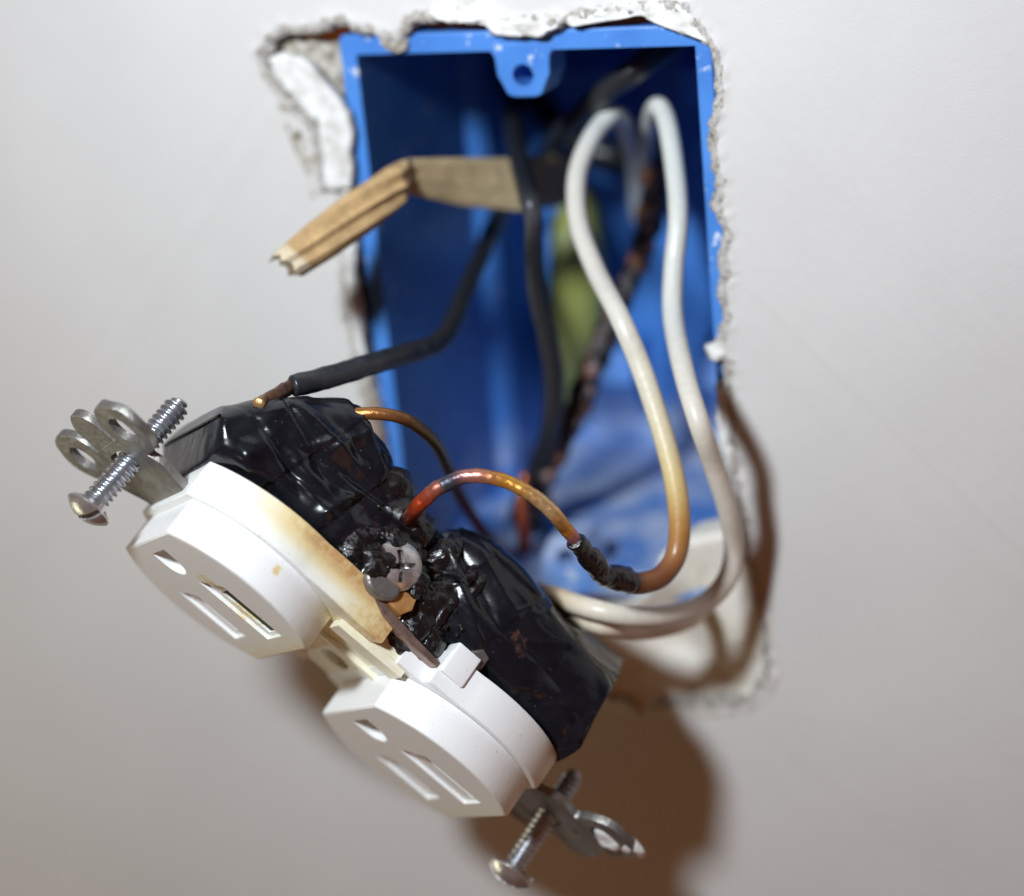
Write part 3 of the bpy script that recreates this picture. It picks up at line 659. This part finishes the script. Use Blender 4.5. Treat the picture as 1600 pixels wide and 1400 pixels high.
mount_screw(41.75, 0, 3.4, -15.8, (.0, .0), 1.5, .5)

# tape body ------------------------------------------------------------
def interp(x, tab_):
    for (a, b), (c, d) in zip(tab_, tab_[1:]):
        if x <= c: t = max(0, (x - a) / (c - a)); t = t * t * (3 - 2 * t) * .5 + t * .5; return b + (d - b) * t
    return tab_[-1][1]
far = [DP(850, 930, -14), DP(973, 1014, -14)]; near = [DP(790, 870, 10), DP(867, 960, 12), DP(956, 1072, 12)]
nbN = [(-38, -18.5), (-37, -20), (-34, -23.6), (-29, -28.6), (-22, -31), (-15.7, -30.6), (-10, -27.5), (-6, -26), (-3, -26.5), (0.2, -29.5), (5, -30.6), (near[0][0], near[0][2]), (near[1][0], near[1][2]), (near[2][0], near[2][2]), (42, near[2][2])]
nbF = [(-38, -18.5), (-37, -20), (-34, -23.0), (-29, -27.6), (-22, -30), (-15.7, -30), (-10, -28), (-6, -27), (0, -29), (8, -31), (far[0][0], far[0][2]), (far[1][0], far[1][2]), (46, far[1][2])]
wt = [(-39, 12), (-36, 14.5), (-30, 16.2), (-14, 16.6), (-9, 15.2), (-5, 14.2), (2, 14.2), (6, 15.6), (14, 16.6), (34, 16.4), (42, 16)]
def tape_section(u):
    a = interp(u, nbN); b = interp(u, nbF); W1 = interp(u, wt); W0 = -16 + max(0, (-30 - u)) * .3
    fr = -11.2 if u > -34.5 else -11.2 - (-34.5 - u) * 2.2
    return [(W1, fr), (W1 - .1, a + 3.0), (W1 - 3.2, a), (0, (a + b) / 2 - .5), (W0 + 2, b), (W0, b + 3), (W0, fr)]
FOLDS = []
for x0, y0, x1, y1, am, wd in ((372, 690, 418, 762, 1.5, 2.2), (436, 692, 470, 770, -1.4, 2.2), (450, 690, 620, 792, -1.3, 2.6), (505, 800, 560, 768, 1.2, 1.6), (470, 640, 560, 730, 1.0, 2.2), (560, 660, 600, 730, 1.1, 1.4), (352, 660, 440, 640, .9, 2.0),
        (700, 850, 745, 990, 1.6, 1.8), (725, 850, 775, 985, -1.3, 1.6), (755, 860, 800, 960, 1.2, 2.0), (790, 880, 860, 965, -.8, 1.6), (800, 1000, 870, 1010, .9, 1.8), (830, 1040, 900, 1090, -.8, 2.4)):
    a_ = DP(x0, y0, 16); b_ = DP(x1, y1, 16); FOLDS.append((np.array([a_[0], a_[2]]), np.array([b_[0], b_[2]]), am, wd))
def crumple(p, amp=1.0):
    # broad dents, then sharp fold lines such as thin vinyl makes
    d = 1.3 * n3((p[0] * .6, p[1], p[2]), .11, 2.) + .22 * n3(p, .25, 5.)
    a1 = (p[0] * .55 + p[2] * .8, p[1] * .6, p[2] * .25 - p[0] * .3)
    c1 = abs(n3(a1, .13, 11.)); c2 = abs(n3((p[0] * .4 - p[2] * .5, p[1] * .5, p[2]), .19, 23.)); c3 = 1
    for (a, b, am, wd) in FOLDS:
        if p[1] > 8:
            e = b - a; t = max(0, min(1, ((p[0] - a[0]) * e[0] + (p[2] - a[1]) * e[1]) / (e @ e))); q = a + e * t; dd_ = math.hypot(p[0] - q[0], p[2] - q[1]) / wd
            if dd_ < 1: d += am * (1 - dd_) ** 1.5 * math.sin(math.pi * min(1, .15 + .7 * t))
    sw = (p[0] + .30 * p[2] + .10 * p[1]) / 9.5 % 1.0; d += .34 * min(1, sw * 1.05)
    if p[0] < -31: amp = amp * max(.15, 1 - (-31 - p[0]) / 4.)
    d += 1.7 * max(0, .16 - c1) / .16 * .55 - .9 * max(0, .11 - c2) / .11 * .6 + .35 * max(0, .12 - c3) / .12 * .6
    return d * amp
def tape_mesh(name, u0, u1, extra=0., amp=1., endf=None, flare=0., mat=None):
    NS = 250; step = .26; K = int((u1 - u0) / step); V = []
    for k in range(K + 1):
        u = u0 + (u1 - u0) * k / K; sec = tape_section(u); poly = [(x + (extra if x > 0 else -extra), y - (extra if y < -15 else 0)) for x, y in sec]
        # chaikin-round then resample by arclength
        q = poly
        for _ in range(3):
            nq = []
            for i in range(len(q)):
                a, b = q[i], q[(i + 1) % len(q)]; f1 = .2
                nq.append((a[0] * (1 - f1) + b[0] * f1, a[1] * (1 - f1) + b[1] * f1)); nq.append((a[0] * f1 + b[0] * (1 - f1), a[1] * f1 + b[1] * (1 - f1)))
            q = nq
        q = np.array(q + [q[0]]); dl = np.hypot(*(q[1:] - q[:-1]).T); s = np.concatenate([[0], np.cumsum(dl)]); t = np.linspace(0, s[-1], NS, endpoint=False)
        xs = np.interp(t, s, q[:, 0]); ys = np.interp(t, s, q[:, 1]); cx, cy = xs.mean(), ys.mean()
        for i in range(NS):
            tx = xs[(i + 1) % NS] - xs[i - 1]; ty = ys[(i + 1) % NS] - ys[i - 1]; l = math.hypot(tx, ty) or 1; nx, ny = ty / l, -tx / l
            if nx * (xs[i] - cx) + ny * (ys[i] - cy) < 0: nx, ny = -nx, -ny
            p = (u, xs[i], ys[i]); a_ = amp * (1 if ys[i] < -13.5 else max(0, (-11.5 - ys[i]) / 2.0)); dd = crumple(p, a_)
            V.append((u + (endf(u, xs[i], ys[i]) if endf else 0), xs[i] + nx * dd, ys[i] + ny * dd))
    F = [(k * NS + i, k * NS + (i + 1) % NS, (k + 1) * NS + (i + 1) % NS, (k + 1) * NS + i) for k in range(K) for i in range(NS)]
    F += [tuple(range(NS)), tuple(K * NS + i for i in range(NS))]
    return mesh(name, V, F, mat or M['tape'], dev, smooth=True)
tape_mesh('electrical_tape', -37.3, -4.5, 0., 1.0)
ue = near[2][0]
def endslant(u, wv, n):
    k = max(0, (u - 26) / (ue - 26)); return k * (-.10 * (wv - 12)) * (1 if n < -14 else .2) * (far[1][0] - ue) / 2.6
tape_mesh('electrical_tape', 1.5, ue, .15, .5, endf=endslant)
tape_mesh('melted_tape', -7.5, 4.0, -1.0, 2.0, mat=M['char'])

# charred terminal -----------------------------------------------------
ts = DP(622, 884, 17.6)
for (px_, py_, w_, ra, sd) in ((598, 880, 13.6, (7.0, 3.4, 6.6), 1.), (655, 960, 13.2, (3.4, 3.2, 7.0), 4.), (704, 935, 13.6, (1.7, 2.8, 8.2), 9.), (735, 925, 14.0, (1.3, 2.2, 6.5), 19.), (560, 855, 14.2, (3.8, 2.4, 3.2), 6.), (640, 815, 13.4, (4.8, 2.8, 3.2), 12.),
        (672, 1000, 13.6, (2.6, 2.2, 3.4), 15.), (560, 915, 14.0, (4.6, 2.2, 1.9), 17.), (590, 960, 13.4, (4.4, 2.2, 1.5), 27.), (690, 870, 13.0, (2.4, 2.6, 4.4), 29.), (615, 760, 12.5, (4.0, 3., 3.0), 37.)):
    lump('melted_char', tuple(DP(px_, py_, w_)), ra, M['char'], dev, .20, .30, 6, sd, 2.3)
rr_ = random.Random(5)
for k_ in range(34):      # small beads of melted plastic around the terminal
    a_ = rr_.random(); x_ = 560 + 150 * a_ + rr_.gauss(0, 22); y_ = 850 + 150 * a_ * a_ + rr_.gauss(0, 28); q_ = DP(x_, y_, 15.9 + rr_.random() * .5); b__ = .2 + rr_.random() * .28
    if q_[2] > -13.2 or (q_[0] - ts[0]) ** 2 + (q_[2] - ts[2]) ** 2 < 15: continue
    mbx = lump('melted_bead', tuple(q_), (b__, b__ * .8, b__), M['char'], dev, .25, .8, 3, k_ * 1.3)
mb = MB(); slotted_head(mb, 3.65, 1.3, lambda x, y, h: (ts[0] + x + .12 * h, ts[1] + h + .05 * x, ts[2] + y + .1 * h), .9, .42, True)
mb.obj('terminal_screw', M['nickel'], dev, smooth=True, angle=40)
lump('melted_char', tuple(DP(590, 880, 18.0)), (2.3, 1.3, 2.6), M['char'], dev, .35, .6, 5, 33., 2.4)
lump('melted_char', tuple(DP(618, 850, 16.9)), (2.8, 1.2, 1.3), M['char'], dev, .35, .6, 5, 43., 2.4)
lump('melted_char', tuple(DP(654, 915, 16.9)), (1.5, 1.2, 2.2), M['char'], dev, .35, .6, 5, 53., 2.4)
g_ = DP(598, 912, 17.8); mb = MB(); plate(mb, [(g_[0] + 2.9 * math.cos(a), g_[2] + 2.1 * math.sin(a)) for a in [2 * math.pi * i / 26 for i in range(26)]], [], 18.3, 16.6, lambda x, y, h: (x, h, y), bev=.5)
mb.obj('clamp_plate', M['strap'], dev, smooth=True, angle=50)
b_ = [DP(604, 930, 16.2), DP(630, 925, 16.2), DP(646, 938, 16.2), DP(640, 955, 16.2), DP(622, 962, 16.2), DP(604, 944, 16.2)]
mb = MB(); plate(mb, [(q[0], q[2]) for q in b_], [], 17.3, 15.6, lambda x, y, h: (x, h, y), bev=.2); mb.obj('brass_plate', M['brass'], dev, smooth=True, angle=40)
f_ = [DP(582, 935, 15.8), DP(600, 945, 15.8), DP(640, 990, 15.8), DP(684, 1036, 15.8), DP(678, 1042, 15.8), DP(632, 1002, 15.8), DP(596, 962, 15.8)]
mb = MB(); plate(mb, [(q[0], q[2]) for q in f_], [], 16.6, 12.0, lambda x, y, h: (x, h, y), bev=.12); mb.obj('break_off_tab', M['fin'], dev, smooth=True, angle=40)
f_ = [DP(732, 1018, 16), DP(752, 1014, 16), DP(762, 1030, 16), DP(748, 1048, 16), DP(728, 1040, 16), DP(712, 1028, 16)]
mb = MB(); plate(mb, [(q[0], q[2]) for q in f_], [], 17.0, 14.0, lambda x, y, h: (x, h, y), bev=.4); mb.obj('terminal_clip', M['strap'], dev, smooth=True, angle=50)
